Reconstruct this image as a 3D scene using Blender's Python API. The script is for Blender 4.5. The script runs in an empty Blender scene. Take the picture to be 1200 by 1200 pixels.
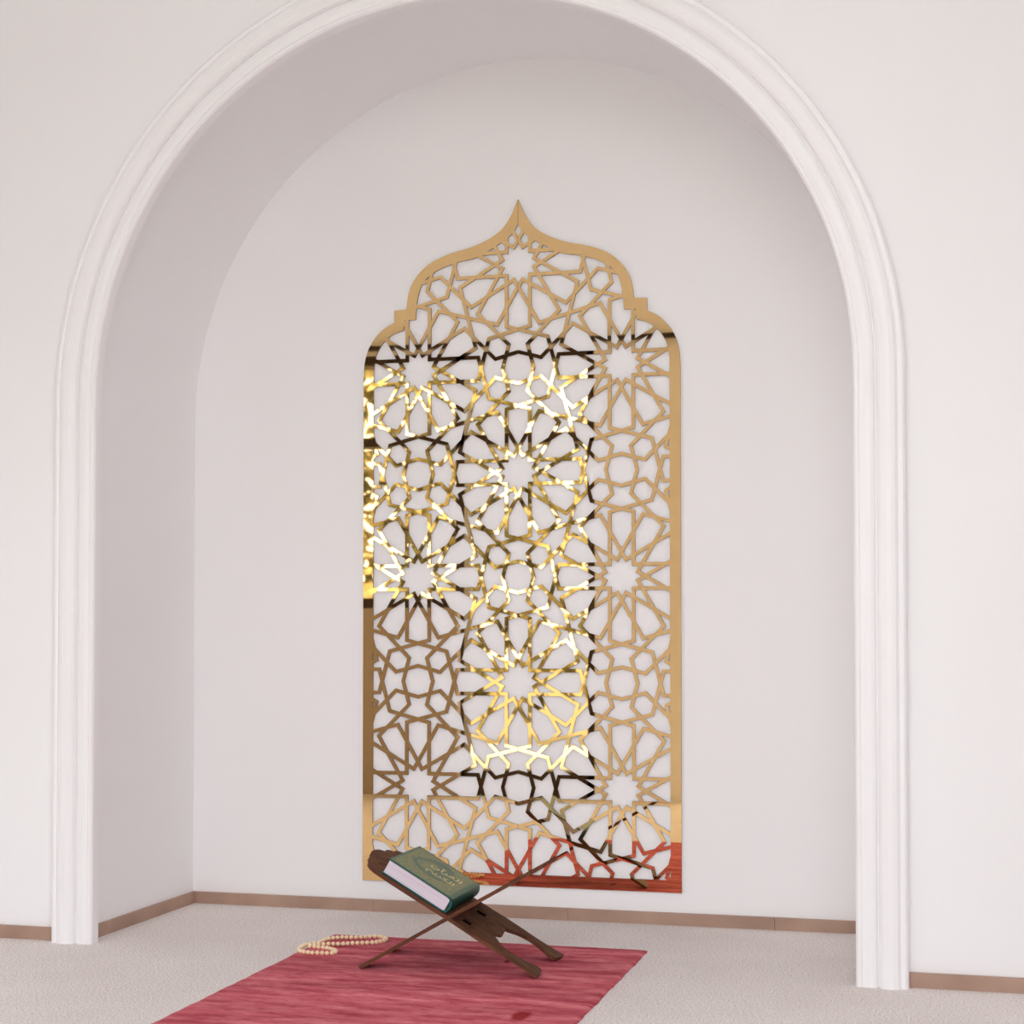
import bpy, bmesh, math, random
from math import sin, cos, tan, pi, radians, sqrt
from mathutils import Vector, Matrix
from mathutils.geometry import delaunay_2d_cdt

random.seed(7)
SC = bpy.context.scene
COL = SC.collection

# ------------------------------------------------------------------ helpers
def lin(r, g, b):
    def f(c):
        c /= 255.0
        return c / 12.92 if c <= 0.04045 else ((c + 0.055) / 1.055) ** 2.4
    return (f(r), f(g), f(b), 1.0)

def obj(name, bm, m, parent=None, smooth=False):
    me = bpy.data.meshes.new(name)
    bm.normal_update()
    bm.to_mesh(me)
    bm.free()
    if smooth:
        for p in me.polygons:
            p.use_smooth = True
    o = bpy.data.objects.new(name, me)
    COL.objects.link(o)
    for mm in (m if isinstance(m, (list, tuple)) else [m]):
        me.materials.append(mm)
    if parent:
        o.parent = parent
    return o

def empty(name, loc, label, cat, group=None):
    o = bpy.data.objects.new(name, None)
    o.empty_display_size = 0.05
    o.location = loc
    COL.objects.link(o)
    tag(o, label, cat, group)
    return o

def tag(o, label, cat, group=None):
    o['label'] = label
    o['category'] = cat
    if group:
        o['group'] = group

def struct(name, bm, m, smooth=False):
    o = obj(name, bm, m, None, smooth)
    o['kind'] = 'structure'
    return o

def box(bm, x0, y0, z0, x1, y1, z1):
    v = [bm.verts.new(p) for p in ((x0, y0, z0), (x1, y0, z0), (x1, y1, z0), (x0, y1, z0),
                                   (x0, y0, z1), (x1, y0, z1), (x1, y1, z1), (x0, y1, z1))]
    fs = []
    for f in ((3, 2, 1, 0), (4, 5, 6, 7), (0, 1, 5, 4), (1, 2, 6, 5), (2, 3, 7, 6), (3, 0, 4, 7)):
        fs.append(bm.faces.new([v[i] for i in f]))
    return v, fs

def bevel_all(bm, off, seg=2):
    bmesh.ops.bevel(bm, geom=bm.edges[:], offset=off, segments=seg, affect='EDGES', clamp_overlap=True)

def tube(bm, pts, r, seg=8, closed=False):
    pts = [Vector(p) for p in pts]
    n = len(pts)
    rings = []
    for i, p in enumerate(pts):
        a = pts[(i - 1) % n] if closed or i > 0 else p
        b = pts[(i + 1) % n] if closed or i < n - 1 else p
        t = (b - a).normalized()
        u = Vector((0, 0, 1)).cross(t)
        if u.length < 1e-5:
            u = Vector((1, 0, 0))
        u.normalize()
        w = t.cross(u)
        rings.append([bm.verts.new(p + r * (cos(2 * pi * k / seg) * u + sin(2 * pi * k / seg) * w)) for k in range(seg)])
    for i in range(n if closed else n - 1):
        A, B = rings[i], rings[(i + 1) % n]
        for k in range(seg):
            bm.faces.new((A[k], A[(k + 1) % seg], B[(k + 1) % seg], B[k]))

def spline(pts, n, closed=False):
    """Catmull-Rom through 2D points, n steps per span."""
    out = []
    m = len(pts)
    spans = m if closed else m - 1
    for i in range(spans):
        if closed:
            p = [pts[(i + k - 1) % m] for k in range(4)]
        else:
            p = [pts[max(0, min(m - 1, i + k - 1))] for k in range(4)]
        for s in range(n):
            t = s / n
            out.append(tuple(0.5 * ((2 * p[1][d]) + (-p[0][d] + p[2][d]) * t +
                                    (2 * p[0][d] - 5 * p[1][d] + 4 * p[2][d] - p[3][d]) * t * t +
                                    (-p[0][d] + 3 * p[1][d] - 3 * p[2][d] + p[3][d]) * t ** 3) for d in range(len(p[0]))))
    if not closed:
        out.append(tuple(pts[-1]))
    return out

def cut_plate(polys, keep, extra_edges=()):
    """Planar arrangement of 2D polygons; keep(set of polygon indices, centroid) chooses the triangles."""
    vs, fs, es = [], [], []
    for p in polys:
        b = len(vs)
        vs += [Vector(q) for q in p]
        fs.append(list(range(b, b + len(p))))
    for a, c in extra_edges:
        b = len(vs)
        vs += [Vector(a), Vector(c)]
        es.append((b, b + 1))
    ov, oe, of, ev, ee, ef = delaunay_2d_cdt(vs, es, fs, 0, 1e-5, True)
    bb = [(min(q[0] for q in p), max(q[0] for q in p), min(q[1] for q in p), max(q[1] for q in p)) for p in polys]
    def inside(p, x, y):
        r, n = False, len(p)
        for k in range(n):
            x0, y0 = p[k][0], p[k][1]
            x1, y1 = p[k - 1][0], p[k - 1][1]
            if (y0 > y) != (y1 > y) and x < (x1 - x0) * (y - y0) / (y1 - y0) + x0:
                r = not r
        return r
    tris = []
    for f in of:
        c = sum((ov[i] for i in f), Vector((0, 0))) / len(f)
        ids = {k for k, p in enumerate(polys) if bb[k][0] <= c.x <= bb[k][1] and bb[k][2] <= c.y <= bb[k][3] and inside(p, c.x, c.y)}
        if keep(ids, c):
            tris.append((f, c))
    return ov, tris

def plate_bm(ov, tris, to3, thick_vec):
    """Extrude kept triangles: to3 maps a 2D point to the front face; thick_vec is the way to the back."""
    bm = bmesh.new()
    vm = {}
    for f, c in tris:
        q = []
        for i in f:
            if i not in vm:
                vm[i] = bm.verts.new(to3(ov[i]))
            q.append(vm[i])
        try:
            bm.faces.new(q)
        except ValueError:
            pass
    bmesh.ops.dissolve_limit(bm, angle_limit=0.001, verts=bm.verts[:], edges=bm.edges[:])
    bmesh.ops.triangulate(bm, faces=[f for f in bm.faces if len(f.verts) > 4])
    r = bmesh.ops.extrude_face_region(bm, geom=bm.faces[:])
    for v in [g for g in r['geom'] if isinstance(g, bmesh.types.BMVert)]:
        v.co += Vector(thick_vec)
    bmesh.ops.recalc_face_normals(bm, faces=bm.faces[:])
    return bm

# ------------------------------------------------------------------ materials
def mat(name, col, rough=0.6, metal=0.0, spec=0.5):
    m = bpy.data.materials.new(name)
    m.use_nodes = True
    b = m.node_tree.nodes['Principled BSDF']
    b.inputs['Base Color'].default_value = col
    b.inputs['Roughness'].default_value = rough
    b.inputs['Metallic'].default_value = metal
    b.inputs['Specular IOR Level'].default_value = spec
    return m

def nd(m, t, **kw):
    n = m.node_tree.nodes.new(t)
    for k, v in kw.items():
        setattr(n, k, v)
    return n

def lk(m, a, b):
    m.node_tree.links.new(a, b)

def coords(m, scale=(1, 1, 1), kind='Object'):
    tc = nd(m, 'ShaderNodeTexCoord')
    mp = nd(m, 'ShaderNodeMapping')
    mp.inputs['Scale'].default_value = scale
    lk(m, tc.outputs[kind], mp.inputs['Vector'])
    return mp.outputs['Vector']

def noise(m, vec, scale, detail=4, rough=0.5):
    n = nd(m, 'ShaderNodeTexNoise')
    n.inputs['Scale'].default_value = scale
    n.inputs['Detail'].default_value = detail
    n.inputs['Roughness'].default_value = rough
    lk(m, vec, n.inputs['Vector'])
    return n.outputs['Fac']

def ramp(m, fac, stops):
    r = nd(m, 'ShaderNodeValToRGB')
    e = r.color_ramp.elements
    while len(e) < len(stops):
        e.new(0.5)
    for el, (p, c) in zip(e, stops):
        el.position = p
        el.color = c
    lk(m, fac, r.inputs['Fac'])
    return r.outputs['Color']

def mixc(m, fac, a, b, mode='MIX'):
    n = nd(m, 'ShaderNodeMix', data_type='RGBA', blend_type=mode)
    for sock, v in ((0, fac), (6, a), (7, b)):
        if isinstance(v, (float, int, tuple)):
            n.inputs[sock].default_value = v
        else:
            lk(m, v, n.inputs[sock])
    return n.outputs[2]

def bump(m, h, strength, dist=0.01):
    b = nd(m, 'ShaderNodeBump')
    b.inputs['Strength'].default_value = strength
    b.inputs['Distance'].default_value = dist
    lk(m, h, b.inputs['Height'])
    lk(m, b.outputs['Normal'], m.node_tree.nodes['Principled BSDF'].inputs['Normal'])

def base(m, c):
    lk(m, c, m.node_tree.nodes['Principled BSDF'].inputs['Base Color'])

WALL = (0.86, 0.80, 0.815, 1)
M_wall = mat('wall_paint', WALL, 0.85, spec=0.25)
v = coords(M_wall)
base(M_wall, ramp(M_wall, noise(M_wall, v, 1.4, 3), [(0.3, (0.902, 0.896, 0.903, 1)), (0.7, (0.914, 0.908, 0.915, 1))]))
bump(M_wall, noise(M_wall, v, 140, 3), 0.03, 0.002)

M_trim = mat('trim_gloss_white', (0.915, 0.905, 0.913, 1), 0.45, spec=0.4)

M_base = mat('baseboard_tile', lin(150, 122, 108), 0.5, spec=0.3)
v = coords(M_base)
base(M_base, ramp(M_base, noise(M_base, v, 6, 5), [(0.3, lin(160, 130, 114)), (0.7, lin(182, 152, 134))]))

M_carpet = mat('carpet', lin(200, 188, 180), 0.95, spec=0.1)
v = coords(M_carpet)
n1 = noise(M_carpet, v, 190, 3, 0.7)
n2 = noise(M_carpet, v, 3.0, 3)
c1 = ramp(M_carpet, n1, [(0.36, lin(200, 190, 185)), (0.49, lin(236, 227, 223)), (0.64, lin(255, 251, 248))])
c2 = ramp(M_carpet, n2, [(0.3, (0.93, 0.92, 0.91, 1)), (0.7, (1, 1, 1, 1))])
base(M_carpet, mixc(M_carpet, 1.0, c1, c2, 'MULTIPLY'))
bump(M_carpet, n1, 0.5, 0.006)

M_terrace = mat('terrace_stone', lin(176, 160, 140), 0.8)
v = coords(M_terrace)
base(M_terrace, ramp(M_terrace, noise(M_terrace, v, 9, 5), [(0.3, lin(196, 192, 188)), (0.7, lin(222, 218, 214))]))

M_dark = mat('dark_window_frame', lin(52, 38, 26), 0.5)
M_taupe = mat('under_window_taupe', lin(176, 164, 152), 0.7)
M_glass = mat('window_glass', (1, 1, 1, 1), 0.0)
M_glass.node_tree.nodes['Principled BSDF'].inputs['Transmission Weight'].default_value = 1.0
M_glass.node_tree.nodes['Principled BSDF'].inputs['IOR'].default_value = 1.02

M_gold = mat('gold_mirror', (1.0, 0.695, 0.325, 1), 0.015, 1.0)
v = coords(M_gold)
bump(M_gold, noise(M_gold, v, 5.0, 1), 0.05, 0.002)
M_goldedge = mat('gold_cut_edge', lin(122, 82, 40), 0.4, 0.3)

M_wood = mat('carved_walnut', lin(92, 62, 46), 0.65, spec=0.15)
M_slotshade = mat('painted_slot_shade', lin(20, 12, 9), 0.9, spec=0.02)  # near-black colour standing in for shade inside the stand's cut-outs
v = coords(M_wood, (4, 30, 30))
g = noise(M_wood, v, 3.0, 5, 0.6)
base(M_wood, ramp(M_wood, g, [(0.25, lin(62, 38, 26)), (0.5, lin(98, 62, 44)), (0.8, lin(122, 82, 56))]))
bump(M_wood, g, 0.15, 0.002)

M_cover = mat('green_cloth_cover', lin(16, 86, 80), 0.42, spec=0.35)
v = coords(M_cover)
bump(M_cover, noise(M_cover, v, 900, 2), 0.12, 0.0006)
M_medal = mat('green_medallion', lin(16, 84, 72), 0.4)
M_gilt = mat('gilt_foil', lin(196, 184, 128), 0.4, 0.35)
M_filigree = mat('gilt_filigree', lin(90, 110, 80), 0.45)
v = coords(M_filigree)
vo = nd(M_filigree, 'ShaderNodeTexVoronoi', feature='DISTANCE_TO_EDGE')
vo.inputs['Scale'].default_value = 330
lk(M_filigree, v, vo.inputs['Vector'])
f1 = ramp(M_filigree, vo.outputs['Distance'], [(0.05, (1, 1, 1, 1)), (0.16, (0, 0, 0, 1))])
f2 = ramp(M_filigree, noise(M_filigree, v, 130, 4), [(0.42, (0, 0, 0, 1)), (0.58, (1, 1, 1, 1))])
fm = mixc(M_filigree, 0.5, f1, f2)
base(M_filigree, mixc(M_filigree, fm, lin(32, 88, 74), lin(142, 140, 92)))
M_pages = mat('page_edges', lin(214, 204, 214), 0.85, spec=0.2)
v = coords(M_pages, (1, 1, 260))
base(M_pages, ramp(M_pages, noise(M_pages, v, 4.0, 2), [(0.3, lin(206, 198, 210)), (0.7, lin(230, 224, 232))]))
M_pagesgilt = mat('paper', lin(225, 218, 222), 0.8)

M_bead = mat('ivory_bead', lin(248, 224, 186), 0.42, spec=0.5)
M_cord = mat('bead_cord', lin(206, 176, 140), 0.8)

M_rug = mat('rose_rug_pile', lin(178, 84, 98), 0.95, spec=0.08)
v = coords(M_rug, (6.5, 26, 3))
w = coords(M_rug, (34, 120, 9))
a1 = noise(M_rug, v, 1.0, 6, 0.62)
a2 = noise(M_rug, w, 1.0, 4, 0.6)
a3 = noise(M_rug, coords(M_rug, (1.2, 5.0, 1)), 1.5, 3)
r1 = ramp(M_rug, a1, [(0.28, lin(160, 60, 74)), (0.45, lin(204, 97, 108)), (0.58, lin(222, 124, 132)), (0.74, lin(238, 154, 158))])
r2 = ramp(M_rug, a2, [(0.32, (0.60, 0.48, 0.52, 1)), (0.49, (1, 1, 1, 1)), (0.72, (1.0, 1.0, 1.0, 1))])
r3 = ramp(M_rug, a3, [(0.32, (0.80, 0.76, 0.77, 1)), (0.62, (1, 1, 1, 1))])
cc = mixc(M_rug, 1.0, mixc(M_rug, 0.85, r1, r2, 'MULTIPLY'), r3, 'MULTIPLY')
# a dark stain of its own shape near the front edge, two small knots behind
tc = nd(M_rug, 'ShaderNodeTexCoord')
def stain(cc, x, y, rx, ry, col):
    mp = nd(M_rug, 'ShaderNodeMapping', vector_type='POINT')
    mp.inputs['Location'].default_value = (-x / rx, -y / ry, 0)
    mp.inputs['Scale'].default_value = (1 / rx, 1 / ry, 0)
    lk(M_rug, tc.outputs['Object'], mp.inputs['Vector'])
    ln = nd(M_rug, 'ShaderNodeVectorMath', operation='LENGTH')
    lk(M_rug, mp.outputs['Vector'], ln.inputs[0])
    ad = nd(M_rug, 'ShaderNodeMath', operation='MULTIPLY_ADD')
    ad.inputs[1].default_value = 0.9
    lk(M_rug, noise(M_rug, coords(M_rug, (40, 60, 1)), 1.0, 3), ad.inputs[0])
    lk(M_rug, ln.outputs['Value'], ad.inputs[2])
    mr = nd(M_rug, 'ShaderNodeMapRange')
    mr.inputs['From Min'].default_value = 1.05
    mr.inputs['From Max'].default_value = 1.45
    mr.inputs['To Min'].default_value = 0.85
    mr.inputs['To Max'].default_value = 0.0
    lk(M_rug, ad.outputs[0], mr.inputs['Value'])
    f = mr.outputs['Result']
    return mixc(M_rug, f, cc, col)

cc = stain(cc, 1.384, -1.235, 0.024, 0.06, lin(138, 14, 22))
cc = stain(cc, 1.20, -0.66, 0.012, 0.03, lin(110, 24, 40))
base(M_rug, cc)
bump(M_rug, mixc(M_rug, 0.5, a2, noise(M_rug, coords(M_rug), 400, 2)), 0.5, 0.004)

M_leaf = mat('garden_leaf', lin(96, 128, 52), 0.6)
v = coords(M_leaf)
base(M_leaf, ramp(M_leaf, noise(M_leaf, v, 2.2, 3), [(0.32, lin(48, 40, 26)), (0.46, lin(96, 94, 58)), (0.57, lin(170, 160, 116)), (0.74, lin(218, 206, 172))]))
M_bark = mat('garden_bark', lin(82, 62, 46), 0.9)
M_lawn = mat('garden_lawn', lin(128, 120, 92), 0.95)

# ------------------------------------------------------------------ room shell
D = 0.673            # depth of the niche; its back wall is the plane y = 0
NX, NR, NZ = 1.055, 1.0535, 1.4966      # niche: centre x, half width, spring height
TX, TZ = 1.0585, 1.473                  # arch moulding: centre x, spring height
XL, XR, YF, ZC = -3.3, 4.3, -3.35, 3.25  # room: left, right, window wall, ceiling
SEG = 128

def arch(cx, r, zc, z0=0.0, seg=SEG):
    """Left foot, over the round head, right foot: (x, z)."""
    p = [(cx - r, z0)]
    p += [(cx - r * cos(pi * k / seg), zc + r * sin(pi * k / seg)) for k in range(seg + 1)]
    p.append((cx + r, z0))
    return p

A = arch(NX, NR, NZ)
# niche: back wall
bm = bmesh.new()
bm.faces.new([bm.verts.new((x, 0, z)) for x, z in A])
struct('wall_back', bm, M_wall)
# niche: jambs and vault
bm = bmesh.new()
r0 = [bm.verts.new((x, 0, z)) for x, z in A]
r1_ = [bm.verts.new((x, -D, z)) for x, z in A]
for i in range(len(A) - 1):
    bm.faces.new((r0[i], r0[i + 1], r1_[i + 1], r1_[i]))
struct('wall_niche', bm, M_wall)
# wall around the arch
bm = bmesh.new()
def poly(pts):
    bm.faces.new([bm.verts.new((x, -D, z)) for x, z in pts])
poly([(XL, 0), (A[0][0], 0), A[1], (XL, NZ)])
poly([(A[-1][0], 0), (XR, 0), (XR, NZ), A[-2]])
half = 1 + SEG // 2
for i in range(1, half):
    a, b = A[i], A[i + 1]
    zt = lambda p: ZC
    poly([a, b, (b[0], ZC), (a[0], ZC)])
for i in range(half, len(A) - 2):
    a, b = A[i], A[i + 1]
    poly([a, b, (b[0], ZC), (a[0], ZC)])
poly([(XL, NZ), A[1], (A[1][0], ZC), (XL, ZC)])
poly([A[-2], (XR, NZ), (XR, ZC), (A[-2][0], ZC)])
bmesh.ops.remove_doubles(bm, verts=bm.verts[:], dist=1e-6)
struct('wall_arch', bm, M_wall)

# arch moulding: a profile (radius, distance out of the wall) swept along the arch
prof = [(1.0115, 0.0), (1.0115, 0.028), (1.0130, 0.034), (1.0175, 0.0385), (1.0225, 0.0390), (1.0260, 0.0370), (1.0275, 0.0355),
        (1.0290, 0.0365), (1.040, 0.0390), (1.052, 0.0380), (1.0590, 0.0350), (1.0625, 0.0300), (1.0635, 0.0250), (1.0660, 0.0250),
        (1.0670, 0.0320), (1.0700, 0.0400), (1.0765, 0.0455), (1.088, 0.0485), (1.100, 0.0490), (1.110, 0.0465), (1.1165, 0.0395),
        (1.1185, 0.0385), (1.1215, 0.0405), (1.128, 0.0405), (1.1325, 0.036), (1.1345, 0.030), (1.1345, 0.0)]
bm = bmesh.new()
path = [(-1.0, 0.0, 0.0)] + [(-cos(pi * k / SEG), sin(pi * k / SEG), TZ) for k in range(SEG + 1)] + [(1.0, 0.0, 0.0)]
rows = []
for cx, sz, z0 in path:
    rows.append([bm.verts.new((TX + r * cx, -D - t, z0 + r * sz)) for r, t in prof])
for a, b in zip(rows, rows[1:]):
    for k in range(len(prof) - 1):
        bm.faces.new((a[k], a[k + 1], b[k + 1], b[k]))
for row in (rows[0], rows[-1]):
    bm.faces.new(row)
bmesh.ops.recalc_face_normals(bm, faces=bm.faces[:])
struct('trim_arch', bm, M_trim)

# baseboards: tiles with a hairline joint
def baseboard(name, p, q, normal, h=0.035, t=0.012, step=0.6):
    bm = bmesh.new()
    p, q, nrm = Vector(p), Vector(q), Vector(normal)
    L = (q - p).length
    d = (q - p) / L
    s = 0.0
    while s < L - 1e-4:
        e = min(L, s + step)
        a, b = p + d * s, p + d * (e - (0.0012 if e < L else 0))
        c = [a, b, b + nrm * t, a + nrm * t]
        xs = [k.x for k in c]; ys = [k.y for k in c]
        box(bm, min(xs), min(ys), 0.0, max(xs), max(ys), h)
        s = e
    return struct(name, bm, M_base)
baseboard('baseboard_back', (NX - NR, 0, 0), (NX + NR, 0, 0), (0, -1, 0))
baseboard('baseboard_left', (NX - NR, -D, 0), (NX - NR, -0.012, 0), (1, 0, 0))
baseboard('baseboard_right', (NX + NR, -D, 0), (NX + NR, -0.012, 0), (-1, 0, 0))
baseboard('baseboard_front_left', (XL, -D, 0), (TX - 1.1345, -D, 0), (0, -1, 0))
baseboard('baseboard_front_right', (TX + 1.1345, -D, 0), (XR, -D, 0), (0, -1, 0))

# floor, terrace, ceiling, side walls
bm = bmesh.new(); box(bm, XL, YF, -0.15, XR, 0.0, 0.0); struct('floor', bm, M_carpet)
bm = bmesh.new(); box(bm, -14, -7.2, -0.25, 14, YF, -0.02); struct('terrace_ground', bm, M_terrace)
bm = bmesh.new(); box(bm, -30, -40, -0.35, 30, -7.2, -0.26); struct('lawn_ground', bm, M_lawn)
bm = bmesh.new(); box(bm, XL, YF - 0.2, ZC, XR, 0.2, ZC + 0.2); struct('ceiling', bm, M_wall)
bm = bmesh.new(); box(bm, XL - 0.2, YF - 0.2, -0.15, XL, 0.2, ZC); struct('wall_left', bm, M_wall)
bm = bmesh.new(); box(bm, XR, YF - 0.2, -0.15, XR + 0.2, 0.2, ZC)
struct('wall_right', bm, M_wall)

# window wall behind the camera side: window on the left, pier, wide open doorway
WX0, WXM, WX1 = -1.75, -0.15, 0.55
DX0, DX1 = 1.06, 2.75
bm = bmesh.new()
Y0, Y1 = YF - 0.2, YF
HEAD, SILL = 2.25, 0.95
DHEAD = 3.1  # unseen heads set extra high to light the upper walls
LX0, LX1 = -3.0, -2.5        # unseen opening far left, added to bring light to the left side
box(bm, XL, Y0, 0, LX0, Y1, ZC)
box(bm, LX0, Y0, DHEAD, LX1, Y1, ZC)
box(bm, LX1, Y0, 0, WX0, Y1, ZC)                # left of the window
box(bm, WX0, Y0, 0, WXM, Y1, SILL)              # under the window
box(bm, WX0, Y0, HEAD, WX1, Y1, ZC)             # over the window
box(bm, WX1, Y0, 0, DX0, Y1, ZC)                # pier
box(bm, DX0, Y0, DHEAD, DX1, Y1, ZC)            # over the doorway
box(bm, DX1, Y0, 0, XR, Y1, ZC)                 # right of the doorway
struct('wall_front', bm, M_wall)
bm = bmesh.new()
box(bm, WX0, YF, 0.0, WXM - 0.01, YF + 0.02, SILL)
struct('trim_2', bm, M_taupe)  # added taupe sheet that darkens the wall under the window
bm = bmesh.new()
def bar(x0, z0, x1, z1, y0=Y0 + 0.06, y1=Y1 - 0.02):
    box(bm, x0, y0, z0, x1, y1, z1)
bar(WX0, SILL, WX0 + 0.05, HEAD); bar(WXM - 0.025, 0.0, WXM + 0.02, HEAD); bar(WX1 - 0.04, 0.0, WX1, HEAD)
bar(WX0, HEAD - 0.05, WX1, HEAD); bar(WX0, SILL, WXM, SILL + 0.05); bar(WX0, 1.78, WX1, 1.83)
bar(WXM, 0.0, WX1, 0.13)
o = struct('window_1', bm, M_dark)
bm = bmesh.new()
box(bm, LX1, YF, 2.272, DX0, YF + 0.05, 2.292)
struct('trim_1', bm, M_dark)

# ------------------------------------------------------------------ garden seen in the gold mirror
bm = bmesh.new()
rnd = random.Random(3)
def leaf(c, s):
    n = Vector((rnd.gauss(0, 1), rnd.gauss(0, 1), rnd.gauss(0, 1))).normalized()
    t = n.orthogonal().normalized()
    t = (Matrix.Rotation(rnd.uniform(0, 6.28), 3, n) @ t)
    b = n.cross(t)
    q = [c - t * s, c + b * s * 0.55 + n * s * 0.12, c + t * s, c - b * s * 0.55 + n * s * 0.12]
    bm.faces.new([bm.verts.new(k) for k in q])
for cx, cy, cz, rx, ry, rz, num in ((-3.9, -8.6, 2.2, 1.3, 0.8, 1.6, 1350), (-1.9, -8.9, 2.3, 1.3, 0.8, 1.7, 1350),
                                    (-0.4, -8.4, 1.3, 1.2, 0.7, 1.1, 800), (-2.8, -8.0, 0.6, 2.4, 0.5, 0.7, 900),
                                    (0.1, -9.5, 1.2, 0.8, 0.8, 1.1, 500)):
    for k in range(num):
        d = Vector((rnd.gauss(0, 1), rnd.gauss(0, 1), rnd.gauss(0, 1))).normalized() * rnd.random() ** 0.4
        leaf(Vector((cx + d.x * rx, cy + d.y * ry, max(0.05, cz + d.z * rz))), rnd.uniform(0.06, 0.13))
o = obj('foliage', bm, M_leaf)
o['kind'] = 'stuff'
tag(o, 'sunlit garden foliage outside the window, seen only mirrored in the gold screen', 'foliage')

# ------------------------------------------------------------------ gold lattice screen
a = 0.3112                       # half the distance between stars of a row
OX, OZ = 1.0497, 1.3153          # the star in the middle of the screen
HW, OFF, LCAP = 0.0168, 0.113, 0.634
T15 = tan(radians(15))
quads = []
def strip(pts):
    """Strips of constant width along an open polyline, mitred at its bends."""
    P = [Vector(p) for p in pts]
    off = []
    for i, p in enumerate(P):
        d0 = (p - P[i - 1]).normalized() if i > 0 else None
        d1 = (P[i + 1] - p).normalized() if i < len(P) - 1 else None
        if d0 is None or d1 is None:
            d = d1 or d0
            off.append(Vector((-d.y, d.x)) * HW)
        else:
            m = (Vector((-d0.y, d0.x)) + Vector((-d1.y, d1.x))).normalized()
            off.append(m * HW / max(0.3, m.dot(Vector((-d0.y, d0.x)))))
    for i in range(len(P) - 1):
        quads.append([P[i] + off[i], P[i] - off[i], P[i + 1] - off[i + 1], P[i + 1] + off[i + 1]])

def arm(alpha, sg):
    """From the star tip along direction alpha (degrees), offset sg: corner, cap, continuation."""
    e = Vector((cos(radians(alpha)), sin(radians(alpha))))
    n = Vector((-e.y, e.x))
    W = lambda u, w: e * u + n * w
    pts = [W(LCAP - OFF * T15, sg * OFF)]
    if alpha % 90 == 0:
        k = (1 - LCAP) / (1 + T15)
        pts += [W(LCAP + T15 * k, -sg * k)]
        q = Vector((1, -sg * (1 - LCAP)))
        c = Vector((LCAP + T15 * k, -sg * k))
        r = c + (q - c) * 0.25
        pts.append(W(r.x, r.y))
    else:
        dside = -1 if alpha % 90 == 60 else 1
        if -sg == dside:
            pts.append(W(LCAP + T15 * 0.22, dside * 0.22))
        else:
            f = -dside
            pts += [W(0.717, f * 0.310), W(0.941, f * 0.370)]
            h2 = Vector((0.090, 1.224)); vv = Vector((0.150, 1.0)); r = vv + (h2 - vv) * 0.2
            e6 = Vector((0.5, sqrt(3) / 2)); n6 = Vector((-e6.y, e6.x))
            pts.append(W(r.dot(e6), f * r.dot(n6)))
    return pts

def star(cx, cy):
    c = Vector((cx, cy))
    for k in range(12):
        ph = 15 + 30 * k
        tip = Vector((cos(radians(ph)), sin(radians(ph)))) * OFF * sqrt(2)
        A1, A2 = arm((ph - 45) % 360, 1), arm((ph + 45) % 360, -1)
        strip([c + q for q in reversed(A1)] + [c + tip] + [c + q for q in A2])
for i in range(-2, 3):
    for j in range(-5, 4):
        if (i + j) % 2 == 0:
            star(i, j)

up_o = [(0.0, 2.616), (0.025, 2.555), (0.076, 2.449), (0.143, 2.354), (0.223, 2.288), (0.340, 2.226), (0.49, 2.174), (0.645, 2.138),
        (0.768, 2.100), (0.885, 2.045), (1.012, 1.935), (1.092, 1.790), (1.122, 1.612)]
up_o = spline(up_o, 6)
low_o = spline([(1.247, 1.490), (1.365, 1.423), (1.463, 1.319), (1.522, 1.210), (1.551, 1.090), (1.560, 0.960)], 6)
R_out = up_o + [(1.247, 1.606)] + low_o + [(1.560, -3.93)]
up_i = spline([(0.0, 2.375), (0.036, 2.313), (0.087, 2.262), (0.21, 2.182), (0.355, 2.105), (0.45, 2.068), (0.585, 2.046), (0.665, 2.026),
               (0.815, 1.970), (0.930, 1.888), (0.982, 1.801), (1.014, 1.670), (1.026, 1.520)], 5)
low_i = spline([(1.149, 1.407), (1.264, 1.370), (1.358, 1.296), (1.417, 1.207), (1.445, 1.126), (1.459, 1.020)], 5)
R_in = up_i + [(1.026, 1.507), (1.149, 1.507)] + low_i + [(1.459, -3.818)]
def both(h):
    return h + [(-x, y) for x, y in reversed(h) if x > 1e-6]
OUT, INN = both(R_out), both(R_in)
polys = [OUT, INN] + [[tuple(q) for q in qd] for qd in quads
                      if any(abs(q.x) < 1.6 and -4.0 < q.y < 2.5 for q in qd)]
def keep(ids, c):
    return 0 in ids and (1 not in ids or max(ids) > 1)
ov, tris = cut_plate(polys, keep, [((0, -4.3), (0, 3.0))])

root = empty('golden_lattice_screen', (OX, 0.0, OZ - 3.93 * a),
             'tall gold mirror lattice screen with pointed top on the niche back wall', 'wall screen')
for s, nm in ((-1, 'lattice_half'), (1, 'lattice_half')):
    tt = [(f, c) for f, c in tris if c.x * s > 0]
    bm = plate_bm(ov, tt, lambda q, s=s: Vector((q.x * a + s * 0.0006, -0.0065, (q.y + 3.93) * a)), (0, 0.006, 0))
    for f in bm.faces:
        f.material_index = 0 if abs(f.normal.y) > 0.5 else 1
    o = obj(nm, bm, [M_gold, M_goldedge], root)

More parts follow.
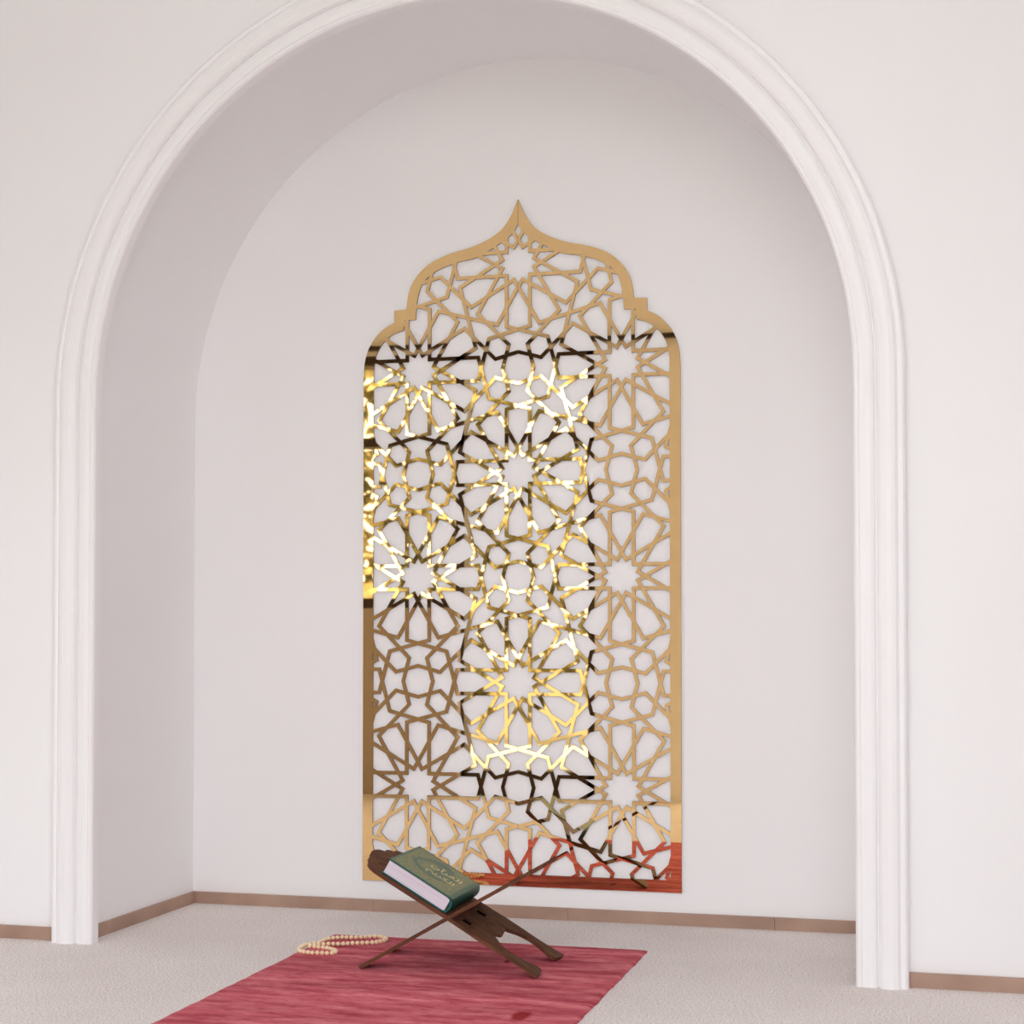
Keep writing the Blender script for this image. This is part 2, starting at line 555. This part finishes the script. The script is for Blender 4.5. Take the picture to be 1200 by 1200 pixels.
# ------------------------------------------------------------------ rug
RX0, RX1, RY0, RY1, RT = 0.632, 1.513, -1.80, -0.419, 0.007
bm = bmesh.new()
nx, ny = 90, 120
rr = random.Random(11)
wob = lambda k: 0.0010 * sin(k * 0.31) + 0.0007 * sin(k * 0.83 + 1) + rr.uniform(-0.0008, 0.0008)
el = [wob(k) for k in range(ny + 1)]; er = [wob(k + 40) for k in range(ny + 1)]
et = [wob(k + 90) for k in range(nx + 1)]; eb = [wob(k + 170) for k in range(nx + 1)]
grid = []
for j in range(ny + 1):
    row = []
    for i in range(nx + 1):
        u, w_ = i / nx, j / ny
        x = RX0 + el[j] + (RX1 + er[j] - RX0 - el[j]) * u
        y = RY0 + eb[i] + (RY1 + et[i] - RY0 - eb[i]) * w_
        z = RT if 0 < i < nx and 0 < j < ny else RT - 0.0035
        row.append(bm.verts.new((x, y, z)))
    grid.append(row)
for j in range(ny):
    for i in range(nx):
        bm.faces.new((grid[j][i], grid[j][i + 1], grid[j + 1][i + 1], grid[j + 1][i]))
bd = [e for e in bm.edges if e.is_boundary]
r = bmesh.ops.extrude_edge_only(bm, edges=bd)
for vtx in [g for g in r['geom'] if isinstance(g, bmesh.types.BMVert)]:
    vtx.co.z = 0.0
bmesh.ops.recalc_face_normals(bm, faces=bm.faces[:])
o = obj('prayer_rug', bm, M_rug, None, True)
tag(o, 'rose red streaked pile prayer rug lying on the beige carpet under the book stand', 'rug')

# ------------------------------------------------------------------ folding book stand
PX, PY, PZ, ANG = 1.096, -0.7205, 0.1412, radians(29.8)
stand = empty('book_stand', (PX, PY, RT),
              'dark brown carved wooden folding book stand with crossed boards standing on the red rug', 'book stand')
WH = 0.1355                       # half width
# outline in (x down the slope, y across); the foot end is +x, the crown is -x
half_pts = [(0.0, WH - 0.004), (0.05, WH - 0.003), (0.09, WH), (0.14, WH - 0.002), (0.19, WH - 0.006), (0.235, WH - 0.004), (0.262, WH + 0.001)]
foot = [(0.2615, WH - 0.030), (0.2575, WH - 0.058), (0.248, WH - 0.066)]
inner = spline([(0.238, WH - 0.064), (0.205, WH - 0.046), (0.170, WH - 0.042), (0.142, WH - 0.052), (0.120, WH - 0.074)], 4)
notch = spline([(0.113, 0.052), (0.111, 0.036), (0.112, 0.020)], 3) + spline([(0.117, 0.017), (0.119, 0.008), (0.120, 0.0)], 3)
crown = spline([(0.0, WH - 0.004), (-0.10, WH), (-0.185, WH), (-0.220, WH - 0.003), (-0.243, WH - 0.018), (-0.252, WH - 0.038)], 4)
crown += spline([(-0.248, WH - 0.046), (-0.257, WH - 0.053), (-0.263, WH - 0.066), (-0.264, WH - 0.080)], 4)
crown += spline([(-0.262, WH - 0.090), (-0.271, WH - 0.098), (-0.277, WH - 0.116), (-0.279, 0.0)], 4)
h = list(reversed(crown))[:-1] + half_pts + foot + inner + notch     # from crown centre (y 0) round the +y side to the notch centre
h = [(x, max(0.0, y)) for x, y in h]
outline = h + [(x, -y) for x, y in reversed(h) if y > 1e-6]
def rect(x0, y0, x1, y1):
    return [(x0, y0), (x1, y0), (x1, y1), (x0, y1)]
def drop(x, y, rx, ry, n=14):
    return [(x + rx * cos(2 * pi * k / n) * (1 if cos(2 * pi * k / n) > 0 else 1.4), y + ry * sin(2 * pi * k / n)) for k in range(n)]
holes = [rect(0.024, -0.092, 0.050, -0.056), rect(0.022, 0.036, 0.050, 0.072)]
for s in (-1, 1):
    holes += [drop(0.078, s * 0.020, 0.008, 0.004), drop(0.100, s * 0.056, 0.024, 0.0042), drop(0.098, s * 0.030, 0.012, 0.004),
              drop(0.150, s * 0.106, 0.028, 0.003),
              drop(-0.243, s * 0.034, 0.010, 0.0055), drop(-0.226, s * 0.062, 0.011, 0.005), drop(-0.232, s * 0.087, 0.009, 0.004)]
holes += [drop(0.070, 0.0, 0.007, 0.0035), drop(-0.222, 0.0, 0.012, 0.005)]
ovb, trb = cut_plate([outline] + holes, lambda ids, c: 0 in ids and max(ids) == 0)
TH = 0.009
for rot in (0.0, pi):
    bm = plate_bm(ovb, trb, lambda q: Vector((q.x, q.y, TH / 2)), (0, 0, -TH))
    # carved line across under the hinge
    box(bm, 0.060, -WH + 0.012, TH / 2 - 0.001, 0.0625, WH - 0.012, TH / 2 + 0.0008)
    o = obj('board', bm, M_wood, stand)
    o.location = (0, 0, PZ - RT)
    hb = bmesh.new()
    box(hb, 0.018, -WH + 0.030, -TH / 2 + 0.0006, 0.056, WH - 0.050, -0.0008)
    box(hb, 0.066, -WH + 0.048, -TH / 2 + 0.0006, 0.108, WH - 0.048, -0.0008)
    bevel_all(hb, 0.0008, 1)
    obj('slot_shade_plate', hb, M_slotshade, o)  # dark plates within the board, painted shade for slots and carved holes
    o.rotation_euler = (0, ANG, rot)
    bv = o.modifiers.new('soft_edge', 'BEVEL')
    bv.width = 0.0012
    bv.segments = 2
    bv.limit_method = 'ANGLE'

# ------------------------------------------------------------------ book
BX0, BX1, BY0, BY1, BZ0, BZ1 = -0.204, -0.009, -0.125, 0.118, 0.0048, 0.0458
book = empty('holy_book', (PX, PY, PZ), 'thick green hardback book with gilt cover ornament lying closed on the book stand', 'book')
book.rotation_euler = (0, ANG, 0)
CT = 0.0032
bm = bmesh.new()
box(bm, BX0, BY0, BZ1 - CT, BX1 - 0.004, BY1, BZ1); bevel_all(bm, 0.0009)
front_cover = obj('front_cover', bm, M_cover, book)
bm = bmesh.new()
box(bm, BX0, BY0, BZ0, BX1 - 0.004, BY1, BZ0 + CT); bevel_all(bm, 0.0009)
obj('back_cover', bm, M_cover, book)
# rounded spine
bm = bmesh.new()
zc = (BZ0 + BZ1) / 2
hz = (BZ1 - BZ0) / 2
arc = [(BX1 - 0.012 + 0.014 * cos(t), zc + hz * sin(t)) for t in [(-0.5 + k / 14) * pi for k in range(15)]]
arc_in = [(BX1 - 0.014 + 0.010 * cos(t), zc + (hz - 0.004) * sin(t)) for t in [(0.5 - k / 14) * pi for k in range(15)]]
ring = arc + arc_in
va = [bm.verts.new((x, BY0, z)) for x, z in ring]
vb = [bm.verts.new((x, BY1, z)) for x, z in ring]
for k in range(len(ring)):
    k2 = (k + 1) % len(ring)
    bm.faces.new((va[k], vb[k], vb[k2], va[k2]))
for k in range(14):
    q = (k, k + 1, 28 - k, 29 - k)
    bm.faces.new([va[i] for i in q]); bm.faces.new([vb[i] for i in reversed(q)])
bmesh.ops.recalc_face_normals(bm, faces=bm.faces[:])
spine = obj('spine', bm, M_cover, book)
bm = bmesh.new()
box(bm, BX0 + 0.004, BY0 + 0.004, BZ0 + CT, BX1 - 0.010, BY1 - 0.004, BZ1 - CT)
obj('pages', bm, M_pages, book)

# cover ornament: thin foil inlays lying on the front cover
def flat(name, pts, m, z, parent, th=0.00025):
    bm = bmesh.new()
    lo = [bm.verts.new((x, y, z)) for x, y in pts]
    hi = [bm.verts.new((x, y, z + th)) for x, y in pts]
    bm.faces.new(hi)
    for k in range(len(pts)):
        k2 = (k + 1) % len(pts)
        bm.faces.new((lo[k], lo[k2], hi[k2], hi[k]))
    bmesh.ops.recalc_face_normals(bm, faces=bm.faces[:])
    return obj(name, bm, m, parent)
cw, ch = BX1 - BX0, BY1 - BY0
UV = lambda u, w: (BX0 + u * cw, BY0 + w * ch)
flat('ornament_field', [UV(0.045, 0.04), UV(0.90, 0.04), UV(0.90, 0.96), UV(0.045, 0.96)], M_filigree, BZ1, front_cover)
med = spline([UV(0.14, 0.50), UV(0.20, 0.66), UV(0.31, 0.83), UV(0.44, 0.90), UV(0.57, 0.87), UV(0.70, 0.74), UV(0.79, 0.55),
              UV(0.75, 0.42), UV(0.62, 0.29), UV(0.46, 0.26), UV(0.30, 0.30), UV(0.20, 0.40)], 5, True)
flat('medallion', med, M_medal, BZ1 + 0.00025, front_cover)
leafp = spline([UV(0.20, 0.50), UV(0.26, 0.62), UV(0.37, 0.72), UV(0.45, 0.66), UV(0.47, 0.50), UV(0.41, 0.38), UV(0.30, 0.38)], 5, True)
flat('gilt_rosette', leafp, M_filigree, BZ1 + 0.0005, front_cover)
# frame lines
bm = bmesh.new()
zz = BZ1 + 0.0002
for u0, w0, u1, w1 in ((0.03, 0.025, 0.92, 0.031), (0.03, 0.969, 0.92, 0.975), (0.03, 0.025, 0.038, 0.975), (0.912, 0.025, 0.92, 0.975)):
    p0, p1 = UV(u0, w0), UV(u1, w1)
    box(bm, p0[0], p0[1], zz, p1[0], p1[1], zz + 0.0002)
obj('gilt_border', bm, M_filigree, front_cover)
# title
def title(body, size, x, y):
    cu = bpy.data.curves.new('title', 'FONT')
    cu.body = body
    cu.size = size
    cu.align_x = 'CENTER'
    cu.align_y = 'CENTER'
    cu.extrude = 0.00015
    cu.offset = 0.0005
    t = bpy.data.objects.new('title_tmp', cu)
    COL.objects.link(t)
    dg = bpy.context.evaluated_depsgraph_get()
    me = bpy.data.meshes.new_from_object(t.evaluated_get(dg))
    bpy.data.objects.remove(t)
    me.materials.clear()
    me.materials.append(M_gilt)
    o = bpy.data.objects.new('title_lettering', me)
    COL.objects.link(o)
    o.parent = front_cover
    o.location = (x, y, BZ1 + 0.0007)
    return o
q = UV(0.60, 0.645); title('\uFEE5\uFE81\uFEAE\uFED8\uFEDF\uFE8D', 0.040, q[0], q[1])
q = UV(0.60, 0.435); title('\uFEE2\uFEF3\uFEAE\uFEDC\uFEDF\uFE8D', 0.036, q[0], q[1])

# ------------------------------------------------------------------ prayer beads
BR = 0.0058
bead_loop = [(0.8089, -0.4877), (0.7861, -0.4638), (0.7709, -0.4614), (0.7578, -0.4649), (0.7461, -0.4724), (0.7352, -0.4819), (0.7236, -0.4893), (0.7124, -0.4924), (0.6994, -0.4959), (0.6867, -0.495), (0.677, -0.5019), (0.6692, -0.5084), (0.661, -0.5192), (0.6544, -0.5338), (0.6524, -0.5598), (0.6537, -0.5868), (0.6468, -0.597), (0.6381, -0.6056), (0.6317, -0.6197), (0.6301, -0.6407), (0.6334, -0.6682), (0.6416, -0.6941), (0.6547, -0.7104), (0.6708, -0.716), (0.6868, -0.7195), (0.7003, -0.7178), (0.7117, -0.7147), (0.7231, -0.7155), (0.7348, -0.7104), (0.743, -0.7023), (0.7397, -0.6835), (0.7234, -0.664), (0.7063, -0.6526), (0.6915, -0.6465), (0.6788, -0.6438), (0.6658, -0.6412), (0.6541, -0.6423), (0.6454, -0.6386), (0.6507, -0.6269), (0.659, -0.6123), (0.6703, -0.6051), (0.6809, -0.5981), (0.6919, -0.5931), (0.7098, -0.5903), (0.7211, -0.5852), (0.7306, -0.5784), (0.7421, -0.5691), (0.7571, -0.563), (0.7678, -0.5559), (0.7836, -0.5495), (0.794, -0.5425), (0.8046, -0.5271), (0.8116, -0.5104)]

loop = spline(bead_loop, 8, True)
cum = [0.0]
for k in range(len(loop)):
    cum.append(cum[-1] + (Vector(loop[(k + 1) % len(loop)]) - Vector(loop[k])).length)
def at_len(s):
    for k in range(len(loop)):
        if cum[k + 1] >= s:
            t = (s - cum[k]) / max(1e-9, cum[k + 1] - cum[k])
            return Vector(loop[k]).lerp(Vector(loop[(k + 1) % len(loop)]), t)
    return Vector(loop[0])
beads = empty('prayer_beads', (bead_loop[20][0] + 0.08, bead_loop[20][1], RT),
              'looped string of ivory prayer beads lying on the back left corner of the red rug', 'prayer beads')
o0 = beads.location
bm = bmesh.new()
tube(bm, [(x - o0.x, y - o0.y, BR) for x, y in loop[::3]], 0.0012, 6, True)
obj('cord', bm, M_cord, beads, True)
nb = min(99, int(cum[-1] / (2 * BR * 1.12)))
bm = bmesh.new()
bmesh.ops.create_uvsphere(bm, u_segments=18, v_segments=12, radius=BR)
first = obj('bead', bm, M_bead, beads, True)
for k in range(nb):
    c = at_len(cum[-1] * k / nb)
    b = first if k == 0 else first.copy()
    if k:
        COL.objects.link(b)
        b.parent = beads
    b.location = (c.x - o0.x, c.y - o0.y, BR)

# ------------------------------------------------------------------ daylight
wd = bpy.data.worlds.new('sky')
SC.world = wd
wd.use_nodes = True
nt = wd.node_tree
bg = nt.nodes['Background']
tcw = nt.nodes.new('ShaderNodeTexCoord')
sx = nt.nodes.new('ShaderNodeSeparateXYZ')
rp = nt.nodes.new('ShaderNodeValToRGB')
e = rp.color_ramp.elements
e[0].position = 0.48; e[0].color = (0.75, 0.73, 0.71, 1)
e[1].position = 0.52; e[1].color = (1.0, 0.99, 0.98, 1)
e2 = e.new(1.0); e2.color = (0.48, 0.53, 0.62, 1)
mz = nt.nodes.new('ShaderNodeMath'); mz.operation = 'MULTIPLY_ADD'; mz.inputs[1].default_value = 0.5; mz.inputs[2].default_value = 0.5
nt.links.new(tcw.outputs['Generated'], sx.inputs[0])
nt.links.new(sx.outputs['Z'], mz.inputs[0])
nt.links.new(mz.outputs[0], rp.inputs['Fac'])
nt.links.new(rp.outputs['Color'], bg.inputs['Color'])
bg.inputs['Strength'].default_value = 4.0

sun = bpy.data.lights.new('sun', 'SUN')
sun.energy = 9.0
sun.angle = radians(1.0)
sun.color = (1.0, 0.96, 0.90)
so = bpy.data.objects.new('sun', sun)
COL.objects.link(so)
so.rotation_euler = (radians(-38), 0, radians(20))     # from behind the house, onto terrace and garden

def portal(name, x0, z0, x1, z1, yw=YF):
    l = bpy.data.lights.new(name, 'AREA')
    l.shape = 'RECTANGLE'
    l.size = x1 - x0
    l.size_y = z1 - z0
    l.cycles.is_portal = True
    o = bpy.data.objects.new(name, l)
    COL.objects.link(o)
    o.location = ((x0 + x1) / 2, yw - 0.21, (z0 + z1) / 2)
    o.rotation_euler = (radians(90), 0, 0)
    o.rotation_euler = (radians(-90), 0, 0)
    d = o.rotation_euler.to_matrix() @ Vector((0, 0, -1))
    if d.y < 0:
        o.rotation_euler = (radians(90), 0, 0)
portal('doorway_daylight', DX0, 0.0, DX1, DHEAD)
portal('window_daylight', WX0, 0.14, WX1, HEAD)
portal('left_fill_opening', LX0, 0.0, LX1, DHEAD)  # guides sky light through the added left opening

# ------------------------------------------------------------------ camera
cam = bpy.data.cameras.new('camera')
co = bpy.data.objects.new('camera', cam)
COL.objects.link(co)
co.location = (2.33199, -4.81195, 0.86)
co.rotation_euler = (pi / 2 + 0.02734, 0, 0.26433)
cam.sensor_width = 36.0
cam.lens = 1969.894 / 1200 * 36.0
cam.shift_y = 79.22 / 1200
cam.clip_start = 0.05
cam.dof.use_dof = True
cam.dof.focus_distance = 4.7
cam.dof.aperture_fstop = 5.6
SC.camera = co

SC.view_settings.view_transform = 'Standard'
SC.view_settings.look = 'None'
SC.view_settings.gamma = 1.0
SC.view_settings.use_curve_mapping = False
SC.view_settings.exposure = 0.06
SC.cycles.use_denoising = True
SC.cycles.max_bounces = 14
SC.cycles.diffuse_bounces = 10
SC.cycles.glossy_bounces = 4
SC.cycles.sample_clamp_indirect = 8.0
SC.cycles.caustics_reflective = False
